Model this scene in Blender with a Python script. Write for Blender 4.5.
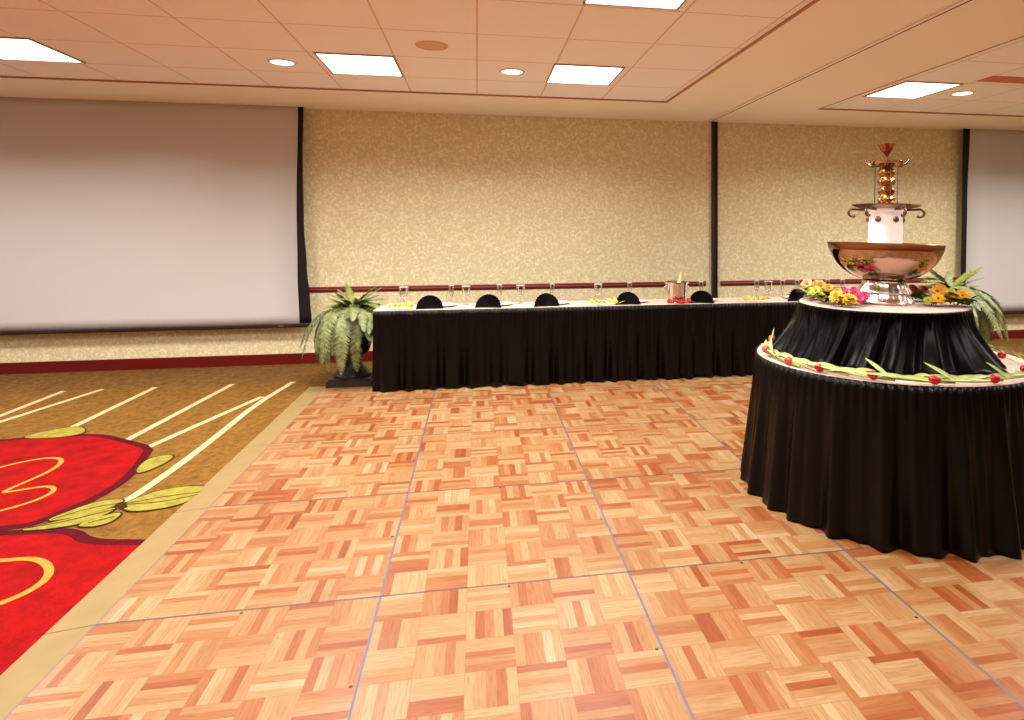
import bpy, bmesh, math, random
from mathutils import Vector, Matrix
PI = math.pi
R = math.radians
S = bpy.context.scene
COL = S.collection
for o in list(bpy.data.objects):
    bpy.data.objects.remove(o)

# ------------------------------------------------------------ camera, world, exposure
cam_d = bpy.data.cameras.new('camera')
cam_d.sensor_fit = 'HORIZONTAL'
cam_d.sensor_width = 36.0
cam_d.lens = 634.1 / 1024 * 36
cam_d.shift_x = (512 - 593.0) / 1024
cam_d.shift_y = -(360 - 230.6) / 1024
cam_d.clip_start = 0.05
cam = bpy.data.objects.new('camera', cam_d)
cam.location = (0, 0, 1.475)
cam.rotation_euler = (R(90), 0, -0.1810)
COL.objects.link(cam)
S.camera = cam

W = bpy.data.worlds.new('world')
S.world = W
W.use_nodes = True
W.node_tree.nodes['Background'].inputs[0].default_value = (1.0, 0.85, 0.7, 1)
W.node_tree.nodes['Background'].inputs[1].default_value = 0.3

S.view_settings.view_transform = 'Standard'
S.view_settings.look = 'None'
S.view_settings.gamma = 1
S.view_settings.use_curve_mapping = False
S.view_settings.exposure = 0.0
LIGHT_W = 49.0          # watts of one ceiling panel
DOWN_W = 6.0            # watts of one round downlight
LIGHT_COL = (1.0, 0.96, 0.905)

# ------------------------------------------------------------ colour + material helpers
def lin(c):
    out = []
    for v in c[:3]:
        v = v / 255.0
        out.append(v / 12.92 if v <= 0.04045 else ((v + 0.055) / 1.055) ** 2.4)
    return (out[0], out[1], out[2], 1.0)

MATS = {}
def mat(name, rgb, rough=0.6, metal=0.0, spec=0.5, emit=None, sheen=0.0, noise=0.0, nscale=20.0, bump=0.0, bscale=80.0, coat=0.0):
    m = bpy.data.materials.new(name)
    m.use_nodes = True
    nt = m.node_tree
    b = nt.nodes['Principled BSDF']
    c = lin(rgb)
    b.inputs['Base Color'].default_value = c
    b.inputs['Roughness'].default_value = rough
    b.inputs['Metallic'].default_value = metal
    b.inputs['Specular IOR Level'].default_value = spec
    if sheen:
        b.inputs['Sheen Weight'].default_value = sheen
    if coat:
        b.inputs['Coat Weight'].default_value = coat
        b.inputs['Coat Roughness'].default_value = 0.15
    if emit:
        b.inputs['Emission Color'].default_value = lin(emit[0])
        b.inputs['Emission Strength'].default_value = emit[1]
    if noise or bump:
        tc = nt.nodes.new('ShaderNodeTexCoord')
    if noise:
        n = nt.nodes.new('ShaderNodeTexNoise')
        n.inputs['Scale'].default_value = nscale
        n.inputs['Detail'].default_value = 5
        nt.links.new(tc.outputs['Object'], n.inputs['Vector'])
        r = nt.nodes.new('ShaderNodeValToRGB')
        r.color_ramp.elements[0].position = 0.3
        r.color_ramp.elements[1].position = 0.7
        r.color_ramp.elements[0].color = tuple(v * (1 - noise) for v in c[:3]) + (1,)
        r.color_ramp.elements[1].color = tuple(min(1, v * (1 + noise)) for v in c[:3]) + (1,)
        nt.links.new(n.outputs['Fac'], r.inputs['Fac'])
        nt.links.new(r.outputs['Color'], b.inputs['Base Color'])
    if bump:
        n2 = nt.nodes.new('ShaderNodeTexNoise')
        n2.inputs['Scale'].default_value = bscale
        nt.links.new(tc.outputs['Object'], n2.inputs['Vector'])
        bp = nt.nodes.new('ShaderNodeBump')
        bp.inputs['Strength'].default_value = bump
        bp.inputs['Distance'].default_value = 0.01
        nt.links.new(n2.outputs['Fac'], bp.inputs['Height'])
        nt.links.new(bp.outputs['Normal'], b.inputs['Normal'])
    MATS[name] = m
    return m

class NX:
    """small expression builder for math nodes"""
    def __init__(s, nt): s.nt = nt
    def m(s, op, *a):
        n = s.nt.nodes.new('ShaderNodeMath'); n.operation = op
        for i, v in enumerate(a):
            if isinstance(v, (int, float)): n.inputs[i].default_value = v
            else: s.nt.links.new(v, n.inputs[i])
        return n.outputs[0]
    def xyz(s, x, y, z):
        n = s.nt.nodes.new('ShaderNodeCombineXYZ')
        for i, v in enumerate((x, y, z)):
            if isinstance(v, (int, float)): n.inputs[i].default_value = v
            else: s.nt.links.new(v, n.inputs[i])
        return n.outputs[0]
    def sep(s, v):
        n = s.nt.nodes.new('ShaderNodeSeparateXYZ'); s.nt.links.new(v, n.inputs[0]); return n.outputs
    def white(s, v):
        n = s.nt.nodes.new('ShaderNodeTexWhiteNoise'); n.noise_dimensions = '3D'; s.nt.links.new(v, n.inputs['Vector']); return n.outputs['Value']
    def noise(s, v, scale=1.0, detail=3.0, dist=0.0):
        n = s.nt.nodes.new('ShaderNodeTexNoise'); s.nt.links.new(v, n.inputs['Vector'])
        n.inputs['Scale'].default_value = scale; n.inputs['Detail'].default_value = detail; n.inputs['Distortion'].default_value = dist
        return n.outputs['Fac']
    def ramp(s, f, stops, interp='LINEAR'):
        n = s.nt.nodes.new('ShaderNodeValToRGB'); cr = n.color_ramp; cr.interpolation = interp
        while len(cr.elements) < len(stops): cr.elements.new(0.5)
        for e, (p, c) in zip(cr.elements, stops): e.position = p; e.color = lin(c)
        s.nt.links.new(f, n.inputs['Fac']); return n.outputs['Color']
    def mix(s, f, a, b, mode='MIX'):
        n = s.nt.nodes.new('ShaderNodeMix'); n.data_type = 'RGBA'; n.blend_type = mode
        for i, v in ((0, f), (6, a), (7, b)):
            if isinstance(v, (int, float)): n.inputs[i].default_value = v
            elif isinstance(v, tuple): n.inputs[i].default_value = v
            else: s.nt.links.new(v, n.inputs[i])
        return n.outputs[2]
    def mixf(s, f, a, b):
        return s.m('ADD', s.m('MULTIPLY', a, s.m('SUBTRACT', 1.0, f)), s.m('MULTIPLY', b, f))

def new_mat(name, rough=0.6, spec=0.5):
    m = bpy.data.materials.new(name); m.use_nodes = True
    b = m.node_tree.nodes['Principled BSDF']
    b.inputs['Roughness'].default_value = rough
    b.inputs['Specular IOR Level'].default_value = spec
    MATS[name] = m
    return m, m.node_tree, b, NX(m.node_tree)

BLK = 0.1708                    # one parquet block
PAN = BLK * 6                   # one dance floor panel
PX0, PY0 = -1.406, 0.620        # panel grid origin

def parquet():
    m, nt, b, x = new_mat('oak_parquet', 0.36, 0.4)
    g = nt.nodes.new('ShaderNodeNewGeometry')
    px, py, pz = x.sep(g.outputs['Position'])
    bx = x.m('DIVIDE', x.m('SUBTRACT', px, PX0 - 60 * BLK), BLK)
    by = x.m('DIVIDE', x.m('SUBTRACT', py, PY0 - 60 * BLK), BLK)
    i, j = x.m('FLOOR', bx), x.m('FLOOR', by)
    fx, fy = x.m('FRACT', bx), x.m('FRACT', by)
    par = x.m('MODULO', x.m('ADD', i, j), 2.0)
    a = x.mixf(par, fx, fy)
    l = x.mixf(par, fy, fx)
    a5 = x.m('MULTIPLY', a, 5.0)
    k = x.m('FLOOR', a5)
    fa = x.m('FRACT', a5)
    rnd = x.white(x.xyz(i, j, x.m('ADD', x.m('MULTIPLY', k, 3.7), 0.5)))
    rb = x.white(x.xyz(i, j, 91.5))
    t = x.m('ADD', x.m('MULTIPLY', rnd, 0.74), x.m('MULTIPLY', rb, 0.26))
    base = x.ramp(t, [(0.0, (130, 66, 27)), (0.18, (145, 81, 39)), (0.34, (153, 107, 64)), (0.55, (160, 124, 83)), (0.8, (166, 137, 97)), (1.0, (176, 152, 117))])
    gv = x.xyz(x.m('MULTIPLY', a5, 3.2), x.m('MULTIPLY', l, 1.3), x.m('MULTIPLY', x.m('ADD', rnd, x.m('ADD', i, x.m('MULTIPLY', j, 1.7))), 11.0))
    gr = x.noise(gv, 1.6, 4.0, 0.4)
    gcol = x.ramp(gr, [(0.28, (196, 176, 160)), (0.5, (236, 228, 222)), (0.72, (255, 255, 255))])
    c1 = x.mix(0.7, base, gcol, 'MULTIPLY')
    wear = x.noise(g.outputs['Position'], 1.3, 4.0)
    c1 = x.mix(1.0, c1, x.ramp(wear, [(0.3, (238, 226, 214)), (0.7, (255, 255, 255))]), 'MULTIPLY')
    edge = x.m('MINIMUM', fa, x.m('SUBTRACT', 1.0, fa))
    eb = x.m('MINIMUM', l, x.m('SUBTRACT', 1.0, l))
    ln = x.m('MAXIMUM', x.m('MULTIPLY', x.m('LESS_THAN', edge, 0.03), 0.35), x.m('MULTIPLY', x.m('LESS_THAN', eb, 0.012), 0.55))
    c2 = x.mix(ln, c1, lin((132, 78, 44)))
    nt.links.new(c2, b.inputs['Base Color'])
    rg = x.m('ADD', 0.30, x.m('MULTIPLY', x.noise(g.outputs['Position'], 7.0, 4.0), 0.22))
    nt.links.new(rg, b.inputs['Roughness'])
    return m

def wallpaper():
    m, nt, b, x = new_mat('leaf_wallpaper', 0.75, 0.2)
    g = nt.nodes.new('ShaderNodeNewGeometry')
    p = g.outputs['Position']
    n1 = x.noise(p, 14.0, 2.0, 2.4)
    n2 = x.noise(p, 34.0, 3.0, 1.0)
    v = x.m('ADD', x.m('MULTIPLY', n1, 0.62), x.m('MULTIPLY', n2, 0.38))
    c = x.ramp(v, [(0.34, (216, 202, 158)), (0.47, (219, 206, 163)), (0.53, (227, 215, 175)), (0.61, (240, 233, 202)), (0.7, (232, 223, 188))])
    nt.links.new(c, b.inputs['Base Color'])
    return m

def carpet_mat(name, rgb, dark, scale=26.0):
    m, nt, b, x = new_mat(name, 0.95, 0.1)
    g = nt.nodes.new('ShaderNodeNewGeometry')
    p = g.outputs['Position']
    n = x.m('ADD', x.m('MULTIPLY', x.noise(p, scale, 6.0), 0.6), x.m('MULTIPLY', x.noise(p, 150.0, 2.0), 0.4))
    c = x.ramp(n, [(0.34, dark), (0.62, rgb)])
    nt.links.new(c, b.inputs['Base Color'])
    bp = nt.nodes.new('ShaderNodeBump'); bp.inputs['Strength'].default_value = 0.4; bp.inputs['Distance'].default_value = 0.004
    nt.links.new(x.noise(p, 260.0, 2.0), bp.inputs['Height'])
    nt.links.new(bp.outputs['Normal'], b.inputs['Normal'])
    return m

TX, TY = 0.645, 0.69           # ceiling tile pitch
def ceiling_tiles(name, ox, oy):
    m, nt, b, x = new_mat(name, 0.9, 0.1)
    g = nt.nodes.new('ShaderNodeNewGeometry')
    p = g.outputs['Position']
    px, py, pz = x.sep(p)
    fx = x.m('FRACT', x.m('DIVIDE', x.m('SUBTRACT', px, ox - 40 * TX), TX))
    fy = x.m('FRACT', x.m('DIVIDE', x.m('SUBTRACT', py, oy - 40 * TY), TY))
    ex = x.m('MULTIPLY', x.m('MINIMUM', fx, x.m('SUBTRACT', 1.0, fx)), TX)
    ey = x.m('MULTIPLY', x.m('MINIMUM', fy, x.m('SUBTRACT', 1.0, fy)), TY)
    ln = x.m('LESS_THAN', x.m('MINIMUM', ex, ey), 0.0065)
    sp = x.ramp(x.noise(p, 190.0, 3.0), [(0.3, (248, 242, 243)), (0.6, (252, 248, 249))])
    c = x.mix(ln, sp, lin((220, 198, 182)))
    nt.links.new(c, b.inputs['Base Color'])
    return m

M_PARQ = parquet()
M_WALL = wallpaper()
M_TILE_L = ceiling_tiles('ceiling_tile', 0.0, 5.91)
M_TILE_R = ceiling_tiles('ceiling_tile_side', 3.90, 5.91)
M_PAINT = mat('cream_bounce_paint', (240, 228, 208), 0.8, spec=0.2)  # unseen walls only; pale colour made up to bounce light onto the ceiling
M_GYP = mat('painted_gypsum', (251, 241, 226), 0.8, spec=0.2)
M_TRIMLINE = mat('ceiling_edge_trim', (178, 128, 92), 0.6)
M_RAIL = mat('burgundy_wood', (116, 26, 14), 0.55)
M_BASE = mat('burgundy_baseboard', (98, 5, 4), 0.4)
M_POST = mat('dark_jamb', (42, 14, 10), 0.5)
M_SLOT = mat('track_slot', (58, 30, 18), 0.6)
M_ALU = mat('aluminium_trim', (112, 104, 116), 0.5, metal=0.5)
M_RAMP = mat('tan_edging', (136, 112, 66), 0.55, noise=0.06, nscale=9)
M_DOT = mat('dark_lock', (40, 26, 20), 0.5)
M_CARP = carpet_mat('gold_carpet', (128, 92, 38), (88, 58, 22))
M_BAND = carpet_mat('brown_carpet_border', (126, 90, 46), (78, 52, 22))
M_RED = carpet_mat('red_carpet', (150, 6, 6), (108, 3, 5), 9.0)
M_WINE = carpet_mat('wine_carpet', (84, 4, 18), (60, 3, 14))
M_CREAM = carpet_mat('cream_carpet', (206, 180, 140), (180, 150, 108))
M_GOLD = carpet_mat('yellow_carpet', (186, 138, 58), (160, 112, 40))
M_LEAFC = carpet_mat('green_carpet', (150, 140, 60), (116, 106, 40))
M_INK = carpet_mat('dark_line_carpet', (66, 46, 16), (40, 26, 8))
M_SCREEN = mat('projection_fabric', (205, 202, 202), 0.75, spec=0.25)
M_BLACK = mat('matte_black', (22, 10, 9), 0.65, spec=0.3)
M_BAR = mat('black_bar', (40, 20, 24), 0.4)
M_SKIRT = mat('black_skirting', (9, 4, 3), 0.36, spec=0.16)
M_SATIN = mat('black_satin', (4, 2, 2), 0.33, spec=0.05)
M_CLOTH = mat('white_linen', (210, 184, 170), 0.8, spec=0.2)
M_NAPKIN = mat('black_napkin', (12, 5, 7), 0.6, spec=0.2)
M_CHINA = mat('white_china', (238, 230, 222), 0.15, spec=0.6)
M_SILVER = mat('polished_silver', (176, 148, 128), 0.07, metal=1.0)
M_SILVERB = mat('brushed_silver', (226, 214, 208), 0.24, metal=1.0)
M_BUCKET = mat('bucket_silver', (206, 200, 192), 0.12, metal=1.0)
M_BRASS = mat('antique_silver_trim', (150, 126, 98), 0.28, metal=1.0)
M_GILT = mat('gilt_metal', (190, 140, 80), 0.25, metal=1.0, noise=0.45, nscale=45)
M_COPPER = mat('rose_copper', (168, 104, 66), 0.25, metal=1.0, noise=0.4, nscale=60)
M_RIM = mat('bowl_rim_metal', (150, 104, 70), 0.28, metal=1.0)
M_LIT = mat('lit_acrylic_column', (250, 236, 232), 0.4, emit=((255, 226, 216), 0.4))
M_URN = mat('bronze_urn', (38, 24, 19), 0.45, spec=0.5, noise=0.35, nscale=30)
M_SOIL = mat('potting_soil', (44, 30, 18), 0.95)
M_FROND = mat('fern_leaf', (126, 134, 84), 0.5, noise=0.28, nscale=14)
M_FROND2 = mat('fern_leaf_young', (128, 138, 54), 0.5, noise=0.25, nscale=14)
M_FROND3 = mat('fern_leaf_old', (100, 106, 60), 0.55, noise=0.3, nscale=14)
M_FROND4 = mat('fern_leaf_grey', (122, 128, 86), 0.55, noise=0.3, nscale=14)
M_TSTEM = mat('tulip_stem', (164, 176, 92), 0.45, noise=0.14, nscale=22)
M_TLEAF = mat('tulip_leaf', (176, 188, 112), 0.45, noise=0.16, nscale=18)
M_TRED = mat('tulip_red', (178, 8, 16), 0.35, noise=0.25, nscale=30)
M_TPINK = mat('tulip_pink', (206, 84, 76), 0.35, noise=0.3, nscale=30)
M_GREEN = mat('bouquet_leaf', (84, 104, 34), 0.5, noise=0.3, nscale=25)
M_LIME = mat('lime_petal', (196, 204, 70), 0.5, noise=0.2, nscale=40)
M_YEL = mat('yellow_petal', (240, 190, 30), 0.5, noise=0.15, nscale=40)
M_ORG = mat('orange_petal', (236, 158, 52), 0.5, noise=0.2, nscale=40)
M_PEACH = mat('peach_petal', (232, 178, 118), 0.5, noise=0.15, nscale=40)
M_MAG = mat('magenta_petal', (214, 54, 110), 0.5, noise=0.25, nscale=40)
M_CRIM = mat('crimson_petal', (160, 16, 40), 0.5, noise=0.25, nscale=40)
M_CENTRE = mat('flower_centre', (150, 84, 20), 0.7)
M_LAMPGLOW = mat('light_diffuser', (255, 255, 255), 0.5, emit=((255, 252, 246), 3.0))
M_FRAME = mat('light_frame', (160, 122, 100), 0.5)
M_WHITETRIM = mat('downlight_ring', (236, 214, 196), 0.5)
M_GRILLE = mat('speaker_grille', (226, 184, 160), 0.8, noise=0.12, nscale=220)
M_VENT = mat('vent_metal', (206, 124, 92), 0.6)
M_VENTD = mat('vent_dark', (160, 84, 58), 0.8)
M_BOTTLE = mat('pale_bottle', (222, 206, 140), 0.2, spec=0.6)

def glass_mat():
    m = bpy.data.materials.new('clear_glass'); m.use_nodes = True
    nt = m.node_tree; nt.nodes.clear()
    out = nt.nodes.new('ShaderNodeOutputMaterial')
    mx = nt.nodes.new('ShaderNodeMixShader')
    tr = nt.nodes.new('ShaderNodeBsdfTransparent'); tr.inputs[0].default_value = (0.93, 0.92, 0.90, 1)
    gl = nt.nodes.new('ShaderNodeBsdfGlossy'); gl.inputs['Roughness'].default_value = 0.08
    lw = nt.nodes.new('ShaderNodeLayerWeight'); lw.inputs['Blend'].default_value = 0.35
    nt.links.new(lw.outputs['Facing'], mx.inputs[0]); nt.links.new(tr.outputs[0], mx.inputs[1]); nt.links.new(gl.outputs[0], mx.inputs[2])
    nt.links.new(mx.outputs[0], out.inputs[0])
    return m
M_GLASS = glass_mat()

# ------------------------------------------------------------ mesh helpers
class MB:
    def __init__(s): s.v = []; s.f = []; s.mi = []
    def add(s, vs, fs, mi=0):
        o = len(s.v); s.v += [tuple(p) for p in vs]
        s.f += [tuple(i + o for i in f) for f in fs]; s.mi += [mi] * len(fs)
    def box(s, a, b, mi=0):
        x0, y0, z0 = a; x1, y1, z1 = b
        s.add([(x0,y0,z0),(x1,y0,z0),(x1,y1,z0),(x0,y1,z0),(x0,y0,z1),(x1,y0,z1),(x1,y1,z1),(x0,y1,z1)],
              [(0,3,2,1),(4,5,6,7),(0,1,5,4),(1,2,6,5),(2,3,7,6),(3,0,4,7)], mi)
    def lathe(s, prof, n=32, c=(0,0,0), mi=0, rmod=None, cap=True):
        vs = []; fs = []
        for k, (r, z) in enumerate(prof):
            for i in range(n):
                a = 2 * PI * i / n
                rr = r * (rmod(a, z) if rmod else 1)
                vs.append((c[0] + rr * math.cos(a), c[1] + rr * math.sin(a), c[2] + z))
        for k in range(len(prof) - 1):
            for i in range(n):
                j = (i + 1) % n
                fs.append((k*n+i, k*n+j, (k+1)*n+j, (k+1)*n+i))
        if cap:
            fs.append(tuple(range(n))[::-1]); fs.append(tuple(range((len(prof)-1)*n, len(prof)*n)))
        s.add(vs, fs, mi)
    def tube(s, pts, rad, n=8, mi=0, cap=True):
        pts = [Vector(p) for p in pts]
        if not isinstance(rad, (list, tuple)): rad = [rad] * len(pts)
        t0 = (pts[1] - pts[0]).normalized()
        up = Vector((0,0,1)) if abs(t0.z) < 0.9 else Vector((1,0,0))
        nrm = (up - t0 * up.dot(t0)).normalized()
        vs = []; fs = []
        for k, p in enumerate(pts):
            t = (pts[min(k+1, len(pts)-1)] - pts[max(k-1, 0)]).normalized()
            nrm = (nrm - t * nrm.dot(t)).normalized(); bn = t.cross(nrm)
            for i in range(n):
                a = 2 * PI * i / n
                vs.append(p + (nrm * math.cos(a) + bn * math.sin(a)) * rad[k])
        for k in range(len(pts) - 1):
            for i in range(n):
                j = (i + 1) % n
                fs.append((k*n+i, k*n+j, (k+1)*n+j, (k+1)*n+i))
        if cap:
            fs.append(tuple(range(n))[::-1]); fs.append(tuple(range((len(pts)-1)*n, len(pts)*n)))
        s.add(vs, fs, mi)
    def grid(s, fn, nu, nv, mi=0, closed=False):
        vs = [fn(i, j) for i in range(nu + (0 if closed else 1)) for j in range(nv + 1)]
        fs = []; N = nu + (0 if closed else 1)
        for i in range(nu):
            ii = (i + 1) % N
            for j in range(nv):
                fs.append((i*(nv+1)+j, ii*(nv+1)+j, ii*(nv+1)+j+1, i*(nv+1)+j+1))
        s.add(vs, fs, mi)
    def blade(s, pts, wid, up, mi=0, fold=0.0):
        """leaf blade: centre line pts, half widths, side = tangent x up; fold lifts the edges"""
        pts = [Vector(p) for p in pts]; vs = []; fs = []
        for k, p in enumerate(pts):
            t = (pts[min(k+1, len(pts)-1)] - pts[max(k-1, 0)]).normalized()
            sd = t.cross(Vector(up)).normalized(); u2 = sd.cross(t)
            vs += [p - sd * wid[k] + u2 * fold * wid[k], p, p + sd * wid[k] + u2 * fold * wid[k]]
        for k in range(len(pts) - 1):
            a = k * 3
            fs += [(a, a+1, a+4, a+3), (a+1, a+2, a+5, a+4)]
        s.add(vs, fs, mi)
    def build(s, name, mats, parent=None, smooth=True, loc=None, recalc=True, thick=0.0, angle=40):
        me = bpy.data.meshes.new(name)
        me.from_pydata(s.v, [], s.f)
        if not isinstance(mats, (list, tuple)): mats = [mats]
        for m in mats: me.materials.append(m)
        for p, i in zip(me.polygons, s.mi): p.material_index = i
        if recalc:
            bm = bmesh.new(); bm.from_mesh(me); bmesh.ops.recalc_face_normals(bm, faces=bm.faces); bm.to_mesh(me); bm.free()
        if smooth:
            me.polygons.foreach_set('use_smooth', [True] * len(me.polygons))
            me.set_sharp_from_angle(angle=R(angle))
        me.update()
        o = bpy.data.objects.new(name, me); COL.objects.link(o)
        if loc: o.location = loc
        if parent: o.parent = parent
        if thick:
            md = o.modifiers.new('thickness', 'SOLIDIFY'); md.thickness = thick; md.offset = 0
        return o

def tag(o, label, cat, group=None):
    o['label'] = label; o['category'] = cat
    if group: o['group'] = group
    return o
def thing(name, label, cat, loc=(0,0,0), rz=0, group=None):
    o = bpy.data.objects.new(name, None); o.empty_display_size = 0.1
    COL.objects.link(o); o.location = loc; o.rotation_euler = (0, 0, rz)
    return tag(o, label, cat, group)
def struct(o):
    o['kind'] = 'structure'; return o
def copy_tree(o, parent=None):
    c = o.copy(); COL.objects.link(c)
    if parent: c.parent = parent
    for ch in list(o.children): copy_tree(ch, c)
    return c

# ------------------------------------------------------------ room shell
YW = 7.6                         # back wall
ZC = 2.845                        # ceiling
XL, XR, YF = -7.0, 10.5, -5.0
ZF = -0.02                       # carpet level; the dance floor top is z = 0

def wall(name, a, b):
    m = MB(); m.box(a, b); return struct(m.build(name, M_WALL if name == 'wall_back' else M_PAINT, smooth=False))
wall('wall_back', (XL - .1, YW, ZF - .1), (XR + .1, YW + .12, ZC + .15))
wall('wall_left', (XL - .12, YF, ZF - .1), (XL, YW, ZC + .15))
wall('wall_right', (XR, YF, ZF - .1), (XR + .12, YW, ZC + .15))
wall('wall_front', (XL - .1, YF - .12, ZF - .1), (XR + .1, YF, ZC + .15))

# ceiling: gypsum border with two slightly recessed tile fields
m = MB()
TL = (-6.2, -4.4, 2.00, 6.53)    # tile fields: x0 y0 x1 y1
TR = (3.78, -4.4, 9.6, 6.58)
ZT = ZC + 0.012
def gyp(x0, y0, x1, y1): m.box((x0, y0, ZC), (x1, y1, ZC + .14), 0)
gyp(XL, YF, TL[0], YW); gyp(TL[2], YF, TR[0], YW); gyp(TR[2], YF, XR, YW)
gyp(TL[0], TL[3], TL[2], YW); gyp(TL[0], YF, TL[2], TL[1]); gyp(TR[0], TR[3], TR[2], YW); gyp(TR[0], YF, TR[2], TR[1])
for t, mi in ((TL, 1), (TR, 2)):
    m.box((t[0], t[1], ZT), (t[2], t[3], ZC + .13), mi)
    e = .014
    m.box((t[0], t[3] - e, ZC - .003), (t[2], t[3] + .004, ZT), 3); m.box((t[2] - e, t[1], ZC - .003), (t[2] + .004, t[3], ZT), 3)
    m.box((t[0] - .004, t[1], ZC - .003), (t[0] + e, t[3], ZT), 3)
struct(m.build('ceiling', [M_GYP, M_TILE_L, M_TILE_R, M_TRIMLINE], smooth=False))

# movable-wall track across the ceiling and its jamb on the back wall
m = MB()
m.box((2.815, YF, ZC - .006), (2.888, YW, ZC + .001), 0)
m.box((2.826, YF, ZC - .0068), (2.833, YW, ZC - .0055), 2)
m.box((2.870, YF, ZC - .0068), (2.884, YW, ZC - .0055), 1)
struct(m.build('trim_1', [M_GYP, M_SLOT, M_TRIMLINE], smooth=False))
m = MB()
m.box((2.908, YW - .05, ZF), (2.920, YW, ZC)); m.box((2.962, YW - .05, ZF), (2.974, YW, ZC)); m.box((2.920, YW - .03, ZF), (2.962, YW, ZC))
struct(m.build('trim_2', M_POST, smooth=False))
def rail(name, x0, x1):
    m = MB()
    pr = [(0, .778), (-.012, .780), (-.018, .792), (-.024, .806), (-.018, .820), (-.026, .828), (-.022, .838), (0, .840)]
    vs = [(x, YW + dy, z) for x in (x0, x1) for dy, z in pr]; n = len(pr)
    m.add(vs, [(k, k+1, n+k+1, n+k) for k in range(n-1)] + [tuple(range(n)), tuple(range(2*n-1, n-1, -1))])
    struct(m.build(name, M_RAIL, smooth=False))
rail('trim_3', XL, 2.83); rail('trim_4', 3.03, XR)
def base(name, x0, x1):
    m = MB(); m.box((x0, YW - .016, ZF), (x1, YW, .086)); m.box((x0, YW - .010, .086), (x1, YW, .098))
    struct(m.build(name, M_BASE, smooth=False))
base('baseboard_back', XL, XR)

# ------------------------------------------------------------ carpet with its woven pattern
m = MB()
m.box((XL, YF, ZF - .05), (XR, YW, ZF), 0)
def flat(pts, lvl, mi):
    """a woven shape in the carpet"""
    z = ZF + 0.0006 * lvl
    pts = [Vector((x, y)) for x, y in pts]
    if sum(pts[i-1].cross(pts[i]) for i in range(len(pts))) < 0: pts.reverse()
    bm = bmesh.new()
    f = bm.faces.new([bm.verts.new((p.x, p.y, z)) for p in pts])
    bmesh.ops.triangulate(bm, faces=[f])
    bm.verts.index_update()
    m.add([v.co[:] for v in bm.verts], [tuple(v.index for v in fc.verts) for fc in bm.faces], mi); bm.free()
def smooth_closed(pts, it=2):
    for _ in range(it):
        q = []
        for i in range(len(pts)):
            a, b = pts[i], pts[(i+1) % len(pts)]
            q += [(a[0]*.75+b[0]*.25, a[1]*.75+b[1]*.25), (a[0]*.25+b[0]*.75, a[1]*.25+b[1]*.75)]
        pts = q
    return pts
def smooth_open(pts, it=2):
    for _ in range(it):
        q = [pts[0]]
        for a, b in zip(pts, pts[1:]):
            q += [(a[0]*.75+b[0]*.25, a[1]*.75+b[1]*.25), (a[0]*.25+b[0]*.75, a[1]*.25+b[1]*.75)]
        q.append(pts[-1]); pts = q
    return pts
def offset(pts, d):
    """grow (d > 0) or shrink a closed outline along its normals"""
    n = len(pts); P = [Vector(p) for p in pts]
    if sum(P[i-1].cross(P[i]) for i in range(n)) < 0: P.reverse()
    out = []
    for i in range(n):
        t = (P[(i+1) % n] - P[i-1]).normalized(); out.append((P[i].x + t.y*d, P[i].y - t.x*d))
    return out
def stroke(pts, w, lvl, mi, it=1):
    pts = [Vector(p) for p in (smooth_open(pts, it) if it else pts)]
    L, Rr = [], []
    for k, p in enumerate(pts):
        t = (pts[min(k+1, len(pts)-1)] - pts[max(k-1, 0)]).normalized(); nn = Vector((-t.y, t.x))
        L.append(p + nn*w/2); Rr.append(p - nn*w/2)
    z = ZF + 0.0006 * lvl; n = len(pts)
    m.add([(q.x, q.y, z) for q in L + Rr], [(n+k, n+k+1, k+1, k) for k in range(n-1)], mi)
# border band along the back wall
m.add([(XL, 6.71, ZF + .0005), (XR, 6.71, ZF + .0005), (XR, YW, ZF + .0005), (XL, YW, ZF + .0005)], [(0,1,2,3)], 1)
for L in ([(-3.775,4.9),(-3.783,5.89),(-3.786,6.70)], [(-3.75,5.25),(-3.665,5.706),(-3.468,6.70)], [(-3.025,5.35),(-3.017,6.70)],
          [(-2.47,4.95),(-2.455,5.074),(-2.339,6.70)], [(-2.25,4.80),(-2.225,4.881),(-2.106,5.368),(-1.90,6.15)],
          [(-1.785,6.70),(-1.872,5.868),(-1.862,5.078),(-1.866,4.505),(-1.885,4.134),(-1.908,3.90)]):
    stroke(L, .052, 2, 4)
F1 = smooth_closed([(-4.6,5.6),(-3.95,5.10),(-3.666,5.145),(-3.35,5.215),(-3.247,5.241),(-3.086,5.28),(-2.819,5.254),(-2.655,5.201),(-2.46,5.06),(-2.188,4.854),(-2.124,4.625),(-2.084,4.458),(-2.044,4.223),(-2.065,3.969),(-2.121,3.837),(-2.172,3.716),(-2.23,3.649),(-2.335,3.635),(-2.9,3.62),(-3.8,3.7),(-4.6,4.0),(-5.0,4.8)], 1)
flat(F1, 4, 3); flat(offset(F1, -.055), 5, 2)
F2 = smooth_closed([(-3.8,3.3),(-3.2,3.72),(-2.797,3.688),(-2.335,3.632),(-2.23,3.627),(-2.042,3.614),(-1.935,3.569),(-1.838,3.468),(-1.687,3.424),(-1.30,3.36),(-1.1,3.0),(-1.0,2.2),(-1.2,1.3),(-2.0,.8),(-3.0,.9),(-3.8,1.6),(-4.1,2.5)], 1)
flat(F2, 4, 3); flat(offset(F2, -.06), 5, 2)
SW = [(-3.3,4.30),(-3.038,4.483),(-2.955,4.6),(-2.898,4.677),(-2.774,4.746),(-2.66,4.70),(-2.60,4.537),(-2.624,4.344),(-2.67,4.15),(-2.60,4.17),(-2.46,4.225),(-2.375,4.133),(-2.391,4.005),(-2.493,3.881),(-2.7,3.76)]
stroke(SW, .026, 7, 5, 2)
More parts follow.
